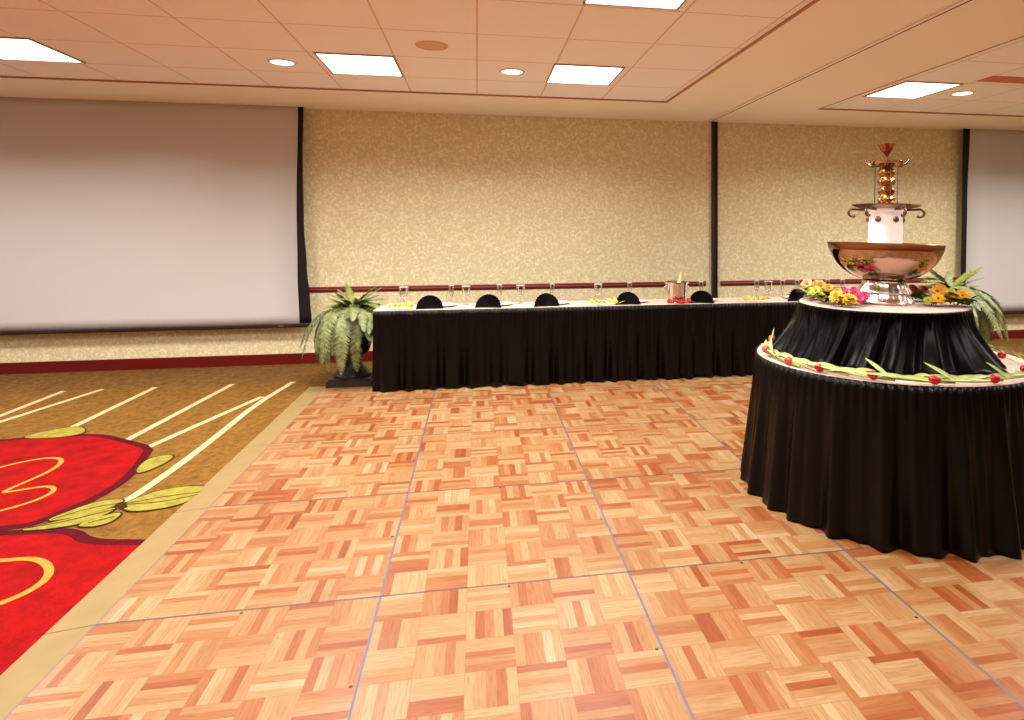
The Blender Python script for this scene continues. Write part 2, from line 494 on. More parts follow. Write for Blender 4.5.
stroke([(-2.6,3.3),(-2.236,3.31),(-2.116,3.30),(-1.98,3.30),(-1.87,3.21),(-1.81,3.10),(-1.82,2.994),(-1.878,2.915),(-2.0,2.83),(-2.3,2.7)], .034, 7, 5, 2)
LEAVES = [[(-3.253,5.22),(-3.148,5.385),(-2.995,5.47),(-2.88,5.36),(-2.846,5.238),(-3.0,5.18)],
          [(-2.12,4.62),(-1.985,4.668),(-1.955,4.524),(-2.03,4.31),(-2.095,4.40)],
          [(-1.905,3.93),(-2.044,3.94),(-2.132,3.82),(-2.19,3.69),(-2.031,3.735),(-1.938,3.816)],
          [(-1.895,3.84),(-2.001,3.765),(-2.115,3.692),(-2.27,3.605),(-2.042,3.61),(-1.931,3.683)],
          [(-1.845,3.76),(-1.929,3.72),(-2.004,3.616),(-1.892,3.589),(-1.832,3.644)],
          [(-1.90,3.87),(-1.82,4.01),(-1.69,4.07),(-1.50,4.03),(-1.53,3.865),(-1.638,3.764),(-1.793,3.745),(-1.864,3.793)]]
for L in LEAVES:
    c = smooth_closed(L, 2)
    flat(offset(c, .010), 8, 7); flat(c, 9, 6)
for L in ([(-1.89,3.86),(-1.72,3.93),(-1.53,3.96)], [(-1.89,3.85),(-1.70,3.85),(-1.55,3.92)], [(-1.9,3.88),(-2.04,3.84),(-2.16,3.72)], [(-1.9,3.80),(-2.06,3.69),(-2.22,3.63)], [(-1.86,3.70),(-1.95,3.64)]):
    stroke(L, .010, 10, 7, 1)
stroke([(-1.93,3.88),(-1.885,3.83),(-1.86,3.80)], .035, 10, 7, 0)
struct(m.build('floor', [M_CARP, M_BAND, M_RED, M_WINE, M_CREAM, M_GOLD, M_LEAFC, M_INK], smooth=False, recalc=False))

# ------------------------------------------------------------ dance floor
NC, YEND = 7, 6.27
df = thing('dance_floor', 'parquet oak dance floor of square panels with tan edging', 'dance floor', (PX0, PY0, ZF))
def panel(h):
    m = MB(); w = PAN; t = .005; g = .0005
    m.box((g, g, 0.0), (w - g, h - g, .0185), 0)
    z0, z1 = .0, .0195
    m.box((g, g, z0), (w - g, t * .5, z1), 1); m.box((g, h - t * .5, z0), (w - g, h - g, z1), 1)
    m.box((g, g, z0), (t, h - g, z1), 1); m.box((w - t, g, z0), (w - g, h - g, z1), 1)
    m.add([(t, t, .02), (w - t, t, .02), (w - t, h - t, .02), (t, h - t, .02), (t, t, .018), (w - t, t, .018), (w - t, h - t, .018), (t, h - t, .018)],
          [(0,1,2,3), (4,5,1,0), (5,6,2,1), (6,7,3,2), (7,4,0,3)], 0)
    for cx, cy in ((w/2, h - .02), (w - .02, h/2)):
        n = 12; m.add([(cx + .0065*math.cos(2*PI*i/n), cy + .0065*math.sin(2*PI*i/n), .0204) for i in range(n)], [tuple(range(n))], 2)
    return m
full = panel(PAN).build('panel', [M_PARQ, M_ALU, M_DOT], df, smooth=False)
half = panel(YEND - (PY0 + 5 * PAN)).build('panel', [M_PARQ, M_ALU, M_DOT], df, smooth=False)
half.location = (0, 5 * PAN, 0)
for i in range(NC):
    for j in range(6):
        if (i, j) == (0, 0) or (i, j) == (0, 5): continue
        src = half if j == 5 else full
        c = src.copy(); COL.objects.link(c); c.parent = df; c.location = (i * PAN, j * PAN, 0)
def edging(pts_in, pts_out, seams):
    m = MB(); n = len(pts_in)
    for k in range(n - 1):
        a, b, c, d = pts_in[k], pts_in[k+1], pts_out[k+1], pts_out[k]
        m.add([(a[0],a[1],.0195),(b[0],b[1],.0195),(c[0],c[1],.004),(d[0],d[1],.004),(a[0],a[1],0),(b[0],b[1],0),(c[0],c[1],0),(d[0],d[1],0)],
              [(0,1,2,3),(3,2,6,7),(0,3,7,4),(1,5,6,2),(4,5,1,0),(7,6,5,4)])
    return m
wR = .165; xe = NC * PAN; ye = YEND - PY0
for j in range(5):
    y0, y1 = j * PAN + .002, (j + 1) * PAN - .002
    edging([(0, y0), (0, y1)], [(-wR, y0), (-wR, y1)], 0).build('edging', M_RAMP, df, smooth=False)
edging([(0, 5*PAN + .002), (0, ye)], [(-wR, 5*PAN + .002), (-wR, ye + wR)], 0).build('edging', M_RAMP, df, smooth=False)
edging([(0, ye), (xe, ye)], [(-wR, ye + wR), (xe + wR, ye + wR)], 0).build('edging', M_RAMP, df, smooth=False)
edging([(xe, 0), (xe, ye)], [(xe + wR, 0), (xe + wR, ye + wR)], 0).build('edging', M_RAMP, df, smooth=False)

# ------------------------------------------------------------ ceiling fittings
def make_panel_light(label, loc, w, d):
    t = thing('ceiling_light', label, 'ceiling light', loc, 0, 'square ceiling lights')
    m = MB(); f = .012
    for a, b in (((-w/2, -d/2), (w/2, -d/2 + f)), ((-w/2, d/2 - f), (w/2, d/2)), ((-w/2, -d/2 + f), (-w/2 + f, d/2 - f)), ((w/2 - f, -d/2 + f), (w/2, d/2 - f))):
        m.box((a[0], a[1], -.010), (b[0], b[1], 0))
    m.build('frame', M_FRAME, t, smooth=False)
    m = MB(); m.box((-w/2 + f, -d/2 + f, -.004), (w/2 - f, d/2 - f, 0)); m.build('diffuser', M_LAMPGLOW, t, smooth=False)
    ld = bpy.data.lights.new('panel_lamp', 'AREA'); ld.shape = 'RECTANGLE'; ld.size = w - 2*f - .02; ld.size_y = d - 2*f - .02
    ld.energy = LIGHT_W; ld.color = LIGHT_COL; ld.spread = R(150)
    lo = bpy.data.objects.new('panel_lamp', ld); COL.objects.link(lo); lo.parent = t; lo.location = (0, 0, -.014)
    return t
LW, LD = .60, .67
VIS = [('square ceiling light cut off by the left edge of the photo', -3.46, 5.54), ('square ceiling light above the left end of the head table, between downlight and speaker', -.945, 5.55),
       ('square ceiling light right of the centre downlight, nearest the soffit', .930, 5.55), ('square ceiling light cut off by the top edge of the photo', .930, 3.46),
       ('square ceiling light beyond the ceiling track, above the fountain', 4.20, 5.57)]
first = None
for lb, x, y in VIS:
    if first is None: first = make_panel_light(lb, (x, y, ZT), LW, LD)
    else:
        c = copy_tree(first); c.location = (x, y, ZT); c['label'] = lb
for x, y in ((-3.505, 3.56), (-.955, 3.56), (-3.505, 1.4), (-.955, 1.4), (.955, 1.4), (4.2, 3.46), (4.2, 1.4), (6.5, 3.46), (6.25, 5.57), (8.3, 5.57), (-.955, -1.2), (-5.4, 5.52)):  # unseen panels, added to even out and brighten the room light
    c = copy_tree(first); c.location = (x, y, ZT); c['label'] = 'unseen square ceiling light added to light the room evenly'; c['group'] = 'unseen square ceiling lights added for the room light'

def make_downlight(label, loc):
    t = thing('downlight', label, 'downlight', loc, 0, 'round recessed downlights')
    m = MB(); m.lathe([(.088, 0), (.112, 0), (.110, -.006), (.090, -.008), (.088, 0)], 40, cap=False); m.build('trim_ring', M_WHITETRIM, t)
    m = MB(); m.lathe([(.001, -.004), (.088, -.004), (.088, 0), (.001, 0)], 40); m.build('lens', M_LAMPGLOW, t)
    ld = bpy.data.lights.new('down_lamp', 'AREA'); ld.shape = 'DISK'; ld.size = .16; ld.energy = DOWN_W; ld.color = LIGHT_COL; ld.spread = R(120)
    lo = bpy.data.objects.new('down_lamp', ld); COL.objects.link(lo); lo.parent = t; lo.location = (0, 0, -.012)
    return t
d0 = make_downlight('round downlight above the left projection screen', (-1.57, 5.57, ZT))
for lb, x, y in (('round downlight between the speaker grille and the right-hand ceiling light', .30, 5.54), ('round downlight beside the vent on the right', 4.80, 5.60)):
    c = copy_tree(d0); c.location = (x, y, ZT); c['label'] = lb
def make_speaker(label, loc):
    t = thing('ceiling_speaker', label, 'speaker', loc, 0, 'round ceiling speakers')
    m = MB(); m.lathe([(.104, 0), (.120, 0), (.119, -.005), (.106, -.008), (.104, 0)], 40, cap=False); m.build('rim', M_GRILLE, t)
    m = MB(); m.lathe([(.001, -.007), (.07, -.006), (.104, -.004), (.104, 0), (.001, 0)], 40); m.build('grille', M_GRILLE, t)
    return t
make_speaker('round tan speaker grille in the ceiling left of the centre downlight', (-.332, 4.87, ZT))
t = thing('ceiling_vent', 'long reddish brown air vent in the ceiling at right', 'vent', (4.53, 4.92, ZT))
m = MB(); w, d, f = .66, .20, .016
m.box((0, 0, -.006), (w, f, 0)); m.box((0, d - f, -.006), (w, d, 0)); m.box((0, f, -.006), (f, d - f, 0)); m.box((w - f, f, -.006), (w, d - f, 0))
m.build('frame', M_VENT, t, smooth=False)
m = MB(); m.box((f, f, -.002), (w - f, d - f, 0)); m.build('backing', M_VENTD, t, smooth=False)
for k in range(7):
    m = MB(); y = f + (d - 2*f) * (k + .5) / 7
    m.add([(f, y - .009, -.002), (w - f, y - .009, -.002), (w - f, y + .008, -.008), (f, y + .008, -.008), (f, y - .007, -.001), (w - f, y - .007, -.001), (w - f, y + .010, -.007), (f, y + .010, -.007)],
          [(0,1,2,3), (7,6,5,4), (0,4,5,1), (1,5,6,2), (2,6,7,3), (3,7,4,0)]); m.build('slat', M_VENT, t, smooth=False)

# ------------------------------------------------------------ projection screens
def curve_pts(pts, n):
    """interpolate (z, x) pairs smoothly"""
    pts = sorted(pts); out = []
    for k in range(n + 1):
        z = pts[0][0] + (pts[-1][0] - pts[0][0]) * k / n
        for a, b in zip(pts, pts[1:]):
            if a[0] <= z <= b[0] + 1e-9:
                u = (z - a[0]) / (b[0] - a[0]); u = u * u * (3 - 2 * u); out.append((z, a[1] + (b[1] - a[1]) * u)); break
    return out
def screen(label, x_far, inner, outer, zb, sgn):
    """inner: edge between white fabric and black border (z, x); outer: free edge of the border"""
    t = thing('projection_screen', label, 'projection screen', (0, 7.48, 0))
    ci, co = curve_pts(inner, 24), curve_pts(outer, 24)
    m = MB(); m.grid(lambda i, j: (x_far + (ci[j][1] - x_far) * i / 12, 0, ci[j][0]), 12, 24); m.build('fabric', M_SCREEN, t, thick=.002)
    m = MB(); m.grid(lambda i, j: (ci[j][1] + (co[j][1] - ci[j][1]) * i / 3, .004 * math.sin(i * 1.4), ci[j][0]), 3, 24); m.build('black_border', M_BLACK, t, thick=.003)
    m = MB(); x1 = outer[0][1] - sgn * -.0
    pr = [(-.012, -.022), (.012, -.022), (.018, -.012), (.018, .014), (.010, .024), (-.010, .024), (-.018, .014), (-.018, -.012)]; n = len(pr)
    vs = [(x, a, zb + b) for x in (x_far, x1) for a, b in pr]
    m.add(vs, [(k, (k+1) % n, n + (k+1) % n, n + k) for k in range(n)] + [tuple(range(n)), tuple(range(2*n-1, n-1, -1))])
    b = m.build('weight_bar', M_BAR, t, smooth=False)
    return t, b
t, b = screen('white projection screen hanging on the left with black bar and curved black side border', -6.6,
       [(.44, -1.930), (1.0, -1.95), (1.8, -1.960), (2.868, -1.945)], [(.44, -1.80), (.75, -1.822), (1.05, -1.853), (1.6, -1.885), (2.3, -1.897), (2.868, -1.888)], .428, 1)
m = MB(); m.box((-2.14, -.021, .42), (-2.09, -.0175, .436)); m.build('bar_label', M_ALU, b, smooth=False)
screen('white projection screen at the right edge behind the fern', 9.9,
       [(.38, 6.44), (.88, 6.465), (1.88, 6.482), (2.868, 6.526)], [(.38, 6.35), (.88, 6.384), (1.88, 6.402), (2.868, 6.419)], .360, -1)

# ------------------------------------------------------------ skirted tables
def pleat(s, t, f_top, f_bot, a_top, a_bot, seed):
    """fold offset at arc length s (m), t = 0 top .. 1 bottom"""
    w = 1.2 * math.sin(1.9 * s + seed) + .7 * math.sin(4.3 * s + seed * 2.1)
    bot = math.sin(2*PI*f_bot*s + w) * .62 + .38 * math.sin(2*PI*f_bot*1.71*s + 1.3*w + seed)
    top = math.sin(2*PI*f_top*s + 2.2*w)
    k = min(1, max(0, (t - .04) / .25)); k2 = min(1, max(0, (t - .03) / .9)) ** .8
    kk = 0 if t < .03 else 1
    return kk * (a_top * top * (1 - .8 * k) + a_bot * bot * k2)

HX0, HX1, HY0, HY1, HZ = -.930, 4.72, 6.06, 6.54, .742
ht = thing('head_table', 'long head table with white top and pleated black skirt along the back wall', 'table', (0, 0, 0))
m = MB(); m.box((HX0 + .01, HY0 + .01, HZ - .025), (HX1 - .01, HY1 - .01, HZ - .005)); m.build('tabletop', M_CLOTH, ht, smooth=False)
m = MB()
m.box((HX0, HY0, HZ - .0048), (HX1, HY1, HZ)); m.box((HX0 - .004, HY0 - .005, HZ - .02), (HX1, HY0, HZ + .0002)); m.box((HX0 - .004, HY0, HZ - .02), (HX0, HY1, HZ + .0002))
m.build('tablecloth', M_CLOTH, ht, smooth=False)
L_left, L_front = HY1 - HY0, HX1 - HX0
def ht_path(s):
    if s < L_left: return Vector((HX0 - .008, HY1 - s, 0)), Vector((-1, 0, 0))
    s -= L_left
    if s < L_front: return Vector((HX0 + s, HY0 - .010, 0)), Vector((0, -1, 0))
    s -= L_front
    return Vector((HX1 + .008, HY0 + s, 0)), Vector((1, 0, 0))
Ltot = L_left * 2 + L_front
NU, NVV = 760, 16
def ht_fn(i, j):
    s = Ltot * i / NU; t = j / NVV
    p, n = ht_path(s)
    q = p + n * (pleat(s, t, 26, 5.2, .006, .042, .7) + .012 * t) * (.25 + .75 * min(1, max(0, (s - L_left + .02) / .12)))
    if abs(s - L_left) < .05 or abs(s - L_left - L_front) < .05: q += Vector((0, 0, 0))
    z = HZ - .003 + (-HZ + .003 + .006 + .006 * math.sin(7 * s) * math.sin(2.3 * s)) * t
    return (q.x, q.y, z)
m = MB(); m.grid(ht_fn, NU, NVV); m.build('skirt', M_SKIRT, ht, thick=.002, angle=80)
for lx in (-.8, 1.0, 2.9, 4.6):
    for ly in (6.14, 6.46):
        m = MB(); m.tube([(lx, ly, .0 if ly < 6.26 else -.003), (lx, ly, HZ - .025)], .014, 8); m.build('leg', M_ALU, ht)

CX, CY = 2.315, 3.277
rt = thing('round_table', 'large round table in a floor-length pleated black skirt under the fountain', 'table', (CX, CY, 0))
m = MB(); m.lathe([(.001, .735), (.715, .735), (.715, .758), (.001, .758)], 96); m.build('tabletop', M_CLOTH, rt)
m = MB(); m.lathe([(.001, .7582), (.717, .7582), (.722, .752), (.722, .735), (.720, .735), (.720, .750), (.716, .7575), (.001, .7575)], 96, cap=False); m.build('tablecloth', M_CLOTH, rt)
NU2 = 720
def rt_fn(i, j):
    a = 2*PI*i/NU2; t = j/20; s = a * .72
    lump = 1 + .5 * math.sin(3 * a + .4)
    r = .727 + .065 * t ** 1.2 + pleat(s, t, 24/(.72*2*PI)*4.5, 25/(.72*2*PI), .006, .034 * (0.8 + .3 * lump), 1.9)
    z = .757 - (.757 - .004) * t + (.008 * math.sin(9*a) if j == 20 else 0) * .4
    return (r*math.cos(a), r*math.sin(a), z)
m = MB(); m.grid(rt_fn, NU2, 20, closed=True); m.build('skirt', M_SKIRT, rt, thick=.002, angle=80)
for k in range(4):
    a = PI/4 + k*PI/2; m = MB(); m.tube([(.55*math.cos(a), .55*math.sin(a), 0), (.55*math.cos(a), .55*math.sin(a), .735)], .014, 8); m.build('leg', M_ALU, rt)

ZR = 1.062
rs = thing('round_riser', 'smaller round riser with white top and gathered black satin skirt on the round table', 'riser', (CX - .034, CY + .006, .7595))
hr = ZR - .7595
m = MB(); m.lathe([(.001, 0), (.40, 0), (.40, hr - .006), (.001, hr - .006)], 64); m.build('drum', M_CLOTH, rs)
m = MB(); m.lathe([(.001, hr), (.444, hr), (.449, hr - .006), (.449, hr - .028), (.447, hr - .028), (.447, hr - .007), (.001, hr - .0045)], 96, cap=False); m.build('cloth_top', M_CLOTH, rs)
def rs_fn(i, j):
    a = 2*PI*i/NU2; t = j/18
    ca = math.cos(a - R(-117))
    def hump(c, w): return math.exp(-(((math.degrees(a) - c + 180) % 360 - 180) / w) ** 2)
    Rb = .55 + .055 * hump(-117, 40) + .068 * hump(-64, 20) + .055 * hump(172, 32) + .012 * math.sin(5*a + 1)
    k = max(0, (t - .1) / .9)
    r = .452 + (Rb - .452) * k ** 1.5
    a2 = a + .22 * k * math.sin(a - R(-117)) + .06 * math.sin(3*a)
    s = a2 * .46
    off = pleat(s + .10 * k * math.sin(2*a), t, 34, 6.0, .004, .036, 4.4)
    r += off * (1 if t > .1 else .3)
    z = (hr - .003) - (hr - .010) * t + (.006 + .006 * math.sin(23*a)) * (1 if j == 18 else 0)
    if t > .75: z += .012 * ((t - .75) / .25) * (1 + math.sin(2*PI*6.5*s)) * .5
    return (r*math.cos(a), r*math.sin(a), max(.003, z))
m = MB(); m.grid(rs_fn, NU2, 18, closed=True); m.build('skirt', M_SATIN, rs, thick=.002, angle=80)

# ------------------------------------------------------------ champagne fountain
ft = thing('champagne_fountain', 'tall silver champagne fountain with wide bowl and gilt stem on the riser', 'fountain', (CX - .019, CY + .003, ZR + .0015))
ft.rotation_euler = (0, R(1.4), 0)
Z = lambda z: z - 1.065
def lz(prof): return [(r, Z(z)) for r, z in prof]
m = MB()
m.lathe(lz([(.001,1.066),(.158,1.066),(.162,1.074),(.158,1.082),(.150,1.090),(.143,1.102),(.138,1.112),(.136,1.118),(.142,1.124),(.146,1.130),(.142,1.137),(.132,1.150),(.122,1.168),(.117,1.182),(.120,1.190),(.112,1.196),(.001,1.196)]), 72,
        rmod=lambda a, z: 1 + (.016 * math.cos(16*a) if Z(1.088) < z < Z(1.19) else 0))
m.build('pedestal', M_SILVERB, ft)
m = MB()
m.lathe(lz([(.001,1.192),(.10,1.193),(.142,1.203),(.184,1.222),(.226,1.252),(.258,1.285),(.282,1.320),(.296,1.350),(.301,1.366),(.295,1.366),(.282,1.340),(.262,1.305),(.230,1.268),(.180,1.234),(.10,1.212),(.001,1.210)]), 96)
bw = m.build('bowl', M_SILVER, ft)
m = MB(); m.lathe(lz([(.300,1.365),(.304,1.368),(.308,1.396),(.314,1.402),(.309,1.406),(.302,1.400),(.297,1.368),(.300,1.365)]), 96, cap=False, rmod=lambda a, z: 1 + .006*math.cos(14*a))
m.build('rim', M_RIM, bw)
m = MB()
m.lathe(lz([(.001,1.211),(.092,1.211),(.092,1.25),(.090,1.585),(.102,1.592),(.102,1.600),(.001,1.600)]), 48, rmod=lambda a, z: 1 + .012 * math.cos(6*a))
colm = m.build('column', M_LIT, ft)
for k in range(6):
    a = R(-125.2) + R(26 + 60*k) - R(0)
    a = R(-125.2 + 36 + 60*k)
    m = MB(); c = Vector((.092*math.cos(a), .092*math.sin(a), Z(1.540))); d = Vector((math.cos(a), math.sin(a), 0))
    m.tube([c - d*.004, c + d*.004, c + d*.009, c + d*.011], [.017, .017, .012, .002], 16); m.build('stud', M_BRASS, colm)
m = MB()
m.lathe(lz([(.001,1.598),(.100,1.599),(.130,1.603),(.160,1.609),(.180,1.618),(.184,1.622),(.180,1.625),(.155,1.616),(.10,1.609),(.04,1.608),(.001,1.608)]), 72)
m.build('lower_tray', M_BRASS, ft)
for k in range(6):
    a = R(-125.2 + 90 + 60*k); d = Vector((math.cos(a), math.sin(a), 0)); P = []
    for u in range(15):
        th = u / 14
        if th < .35: q = d * (.09 + .26*th) + Vector((0,0, Z(1.594) + .012*th))
        else:
            g = (th - .35) / .65 * PI * 1.25; q = d * (.176 + .022*math.sin(g)) + Vector((0,0, Z(1.577) + .022*math.cos(g)))
        P.append(q)
    m = MB(); m.tube(P, [.0065]*11 + [.006,.0065,.008,.006], 8); m.build('scroll_arm', M_BRASS, ft)
m = MB()
prof = [(.001,1.606),(.052,1.606),(.050,1.618),(.040,1.626)]
for k in range(4):
    z0 = 1.628 + k*.052
    prof += [(.032, z0), (.040, z0+.010), (.046, z0+.024), (.042, z0+.038), (.032, z0+.048)]
prof += [(.040,1.840),(.050,1.848),(.001,1.850)]
m.lathe(lz(prof), 40, rmod=lambda a, z: 1 + .10*math.sin(5*a + z*60) if z > Z(1.626) else 1)
m.build('gilt_stem', M_GILT, ft)
m = MB()
m.lathe(lz([(.001,1.836),(.048,1.838),(.068,1.846),(.084,1.860),(.088,1.872),(.084,1.874),(.078,1.864),(.05,1.852),(.001,1.850)]), 40); m.lathe(lz([(.03,1.866),(.03,1.872),(.012,1.888),(.001,1.888)]), 24)
m.build('upper_tray', M_SILVER, ft)
for k in range(4):
    a = R(-125.2 + 90 + 90*k); d = Vector((math.cos(a), math.sin(a), 0)); P = []; RR = []
    for u in range(11):
        th = u/10; P.append(d*(.050 + .066*th) + Vector((0,0, Z(1.857) - .010*math.sin(PI*th) + .026*th**3))); RR.append(.013 - .007*th)
    m = MB(); m.tube(P, RR, 10); m.build('spout', M_SILVER, ft)
m = MB()
m.lathe(lz([(.010,1.885),(.008,1.905),(.014,1.918),(.022,1.926),(.030,1.940),(.034,1.955),(.046,1.972),(.043,1.974),(.028,1.958),(.001,1.950)]), 40, rmod=lambda a, z: 1 + (.16*math.cos(5*a) if z > Z(1.93) else 0))
m.build('finial', M_COPPER, ft)
for k in range(8):
    a = R(-125.2 + 20 + 45*k); m = MB()
    m.tube([(.064*math.cos(a), .064*math.sin(a), Z(1.612)), (.064*math.cos(a), .064*math.sin(a), Z(1.856))], .0018, 6); m.build('rod', M_ALU, ft)

# ------------------------------------------------------------ flowers
random.seed(5)
def petal(m, c, axis, out, ln, wd, lift, mi, seg=4):
    """one petal from centre c leaning out along 'out'"""
    P, Wd = [], []
    for k in range(seg + 1):
        u = k / seg
        P.append(c + out * ln * u * (1 - .15*u) + axis * ln * lift * math.sin(u * PI * .62)); Wd.append(wd * math.sin(PI * min(.98, .12 + .86*u)) ** .8)
    Wd[-1] = wd * .12
    m.blade(P, Wd, axis, mi, .25)
def frame_of(axis):
    axis = axis.normalized(); ref = Vector((0,0,1)) if abs(axis.z) < .9 else Vector((1,0,0))
    u = axis.cross(ref).normalized(); return axis, u, axis.cross(u)
def bloom(c, axis, r, mt, n=6, layers=2, parent=None, name='bloom', centre=True):
    c = Vector(c); a, u, v = frame_of(Vector(axis)); m = MB()
    for L in range(layers):
        for k in range(n):
            th = 2*PI*(k + .5*L)/n + random.uniform(-.1, .1)
            petal(m, c, a, u*math.cos(th) + v*math.sin(th), r*(1 - .22*L), r*.62*3/n*1.25, .25 + .38*L, 0)
    if centre:
        cc = c + a*r*.18; vs = []
        m.tube([cc - a*r*.12, cc, cc + a*r*.10, cc + a*r*.13], [r*.16, r*.2, r*.13, r*.02], 8, 1)
    return m.build(name, [mt, M_CENTRE], parent, recalc=False)
def leaf_cluster(spots, parent, mt=None, ln=.09, wd=.016):
    m = MB()
    for (p, d) in spots:
        p, d = Vector(p), Vector(d).normalized(); P = []; Wd = []
        for k in range(6):
            u = k/5; P.append(p + d*ln*u + Vector((0,0,1))*ln*(.25*u - .3*u*u)); Wd.append(wd*math.sin(PI*(.08 + .9*u)))
        m.blade(P, Wd, (0,0,1), 0, .2)
    return m.build('foliage', mt or M_GREEN, parent, recalc=False)
def stems(parent, pts, mt=None):
    m = MB()
    for a, b in pts: m.tube([a, tuple((Vector(a)+Vector(b))/2 + Vector((0,0,.008))), b], .003, 6)
    return m.build('stem', mt or M_GREEN, parent)
def bunch(label, base, blooms, nleaf, lw=.016, ll=.09, group='flower bunches around the fountain base', name='flower_bunch', leafmat=None):
    """blooms: (dx, dy, dz, radius, material, petals)"""
    t = thing(name, label, 'flowers', base, 0, group)
    st = []
    for (dx, dy, dz, r, mt, n) in blooms:
        ax = Vector((dx*2 - .35, dy*2 - .55, .55))
        bloom((dx, dy, dz), ax, r, mt, n, 2 if n < 9 else 3, t)
        st.append(((dx*.2, dy*.2 + .03, .004), (dx, dy, dz)))
    stems(t, st)
    leaf_cluster([((random.uniform(-.03,.03), random.uniform(-.03,.03), random.uniform(.006,.03)), (math.cos(q), math.sin(q), random.uniform(.0,.7))) for q in [2*PI*k/nleaf + random.uniform(-.3,.3) for k in range(nleaf)]], t, leafmat, ll, lw)
    return t
B = ZR + .001
bunch('pale orange and yellow flowers at the left rim of the riser', (1.985, 3.50, B), [(-.035,.01,.085,.046,M_PEACH,6),(.035,-.02,.075,.044,M_ORG,6),(-.045,-.05,.05,.036,M_LIME,6),(.045,.05,.075,.04,M_ORG,6),(.0,-.06,.05,.034,M_YEL,6)], 22, .022, .13)
bunch('orange and lime flowers between the pale orange bunch and the golden bunch', (1.955, 3.30, B), [(-.04,.05,.06,.040,M_LIME,6),(-.045,-.02,.035,.036,M_LIME,6),(.02,-.035,.04,.034,M_LIME,6),(.035,.04,.075,.038,M_ORG,6),(.05,-.02,.065,.038,M_TPINK,6)], 22, .022, .12)
bunch('golden yellow flowers at the riser rim in front of the pink bunch', (1.945, 3.125, B), [(-.02,.03,.045,.050,M_YEL,11),(.02,-.02,.036,.048,M_YEL,11),(.0,.05,.07,.036,M_ORG,6),(.055,.0,.035,.034,M_YEL,8)], 9)
bunch('bright pink flowers at the left foot of the fountain', (2.045, 3.205, B), [(-.03,.03,.070,.038,M_MAG,7),(.02,-.005,.055,.040,M_MAG,7),(.015,-.055,.036,.038,M_MAG,7),(-.02,.07,.06,.036,M_CRIM,6),(.055,-.045,.05,.034,M_MAG,7),(.05,.05,.07,.034,M_MAG,7)], 9)
bunch('dark crimson flowers at the right foot of the fountain', (2.545, 3.325, B), [(-.03,-.01,.055,.038,M_CRIM,7),(.035,-.01,.058,.038,M_CRIM,7),(.0,.04,.065,.034,M_CRIM,7)], 18, .022, .12)
bunch('orange flowers right of the fountain foot', (2.485, 3.085, B), [(.0,.0,.075,.044,M_ORG,6),(-.03,-.045,.040,.044,M_YEL,8),(.04,-.04,.04,.046,M_ORG,8),(.05,.035,.085,.038,M_ORG,6),(-.07,-.02,.03,.032,M_LIME,6)], 18, .02, .11)
bunch('yellow flowers at the right rim of the riser', (2.590, 3.035, B), [(.0,-.01,.05,.052,M_YEL,11),(.055,.02,.045,.044,M_YEL,11),(-.03,.04,.065,.038,M_LIME,6)], 22, .022, .13)

def tulip(label, ang, rr, mt, z=.762, sweep=25, lift=.0, leaves=2, seed=0, flip=1):
    rnd = random.Random(seed)
    t = thing('tulip', label, 'tulip', (CX, CY, z), 0, 'tulips laid around the round table rim')
    def P(a, r, h=0): return Vector((r*math.cos(R(a)), r*math.sin(R(a)), h))
    n = 9; path = []
    for k in range(n):
        u = k/(n-1); path.append(P(ang + flip*(1.6 + sweep*u), rr + (.702 - rr)*u + .012*math.sin(3*u + seed), .022 + lift*(1-u)**2 - .012*u))
    m = MB(); m.tube(path, [.0055]*n, 8); m.build('stem', M_TSTEM, t)
    d = (path[0] - path[1]).normalized(); c0 = path[0]
    a, u, v = frame_of(d); L = .052; m = MB()
    for ring in range(2):
        for k in range(3):
            th = 2*PI*(k + .5*ring)/3; o = u*math.cos(th) + v*math.sin(th); sd = a.cross(o); sc = 1 - .10*ring
            G = []
            def pf(i, j):
                q = j/6; rad = .021*sc*math.sin(PI*(.10 + .85*q))**.8; ph = (i/4 - .5)*2.2*(1 - .55*q**2)
                return c0 + a*(L*q - .004) + (o*math.cos(ph) + sd*math.sin(ph))*rad
            m.grid(pf, 4, 6)
    m.build('bloom', mt, t, thick=.0015)
    for k in range(leaves):
        s0 = .22 + .15*k + rnd.uniform(-.05,.05); i0 = int(s0*(n-1)); p0 = path[i0]
        up = .075 if (k == 0 and rnd.random() < .62) else .016
        Lf = rnd.uniform(8, 12) if up > .05 else rnd.uniform(14, 20)
        pts, wd = [], []; inw = -.035 if up > .05 else rnd.choice((-.05, .012, -.015, .02, -.035)); a0 = ang + flip*(1.6 + sweep*s0)
        for q in range(8):
            w = q/7; pts.append(P(a0 - flip*Lf*w*(1 if k % 2 == 0 else -.6), max(.66, p0.xy.length + inw*w) if up < .05 else max(.63, p0.xy.length + inw*w), p0.z + up*w**1.5 + .012*math.sin(PI*w))); wd.append(.0095*math.sin(PI*(.10 + .89*w)) + .001)
        m = MB(); m.blade(pts, wd, P(ang, 1, .8), 0, .35); m.build('leaf', M_TLEAF, t, recalc=False)
    return t
TU = [(147, .640, M_TPINK, 'pink tulip farthest back at the left rim of the round table', .025), (171, .705, M_TPINK, 'pink tulip at the leftmost point of the round table rim', .012),
      (192.4, .712, M_TPINK, 'pinkish red tulip, third along the rim from the left', 0), (209, .714, M_TRED, 'red tulip fourth from the left, left of the front folds', 0), (230, .714, M_TRED, 'red tulip fifth from the left, below the fountain foot', 0),
      (251, .714, M_TRED, 'red tulip sixth from the left, right of the table front', 0), (274.5, .702, M_TRED, 'red tulip seventh from the left, at the right foot of the satin skirt', 0),
      (301, .665, M_TRED, 'red tulip at the right edge of the photo', .006), (332, .572, M_TRED, 'red tulip at the far right behind the satin skirt, below the fern', .01)]
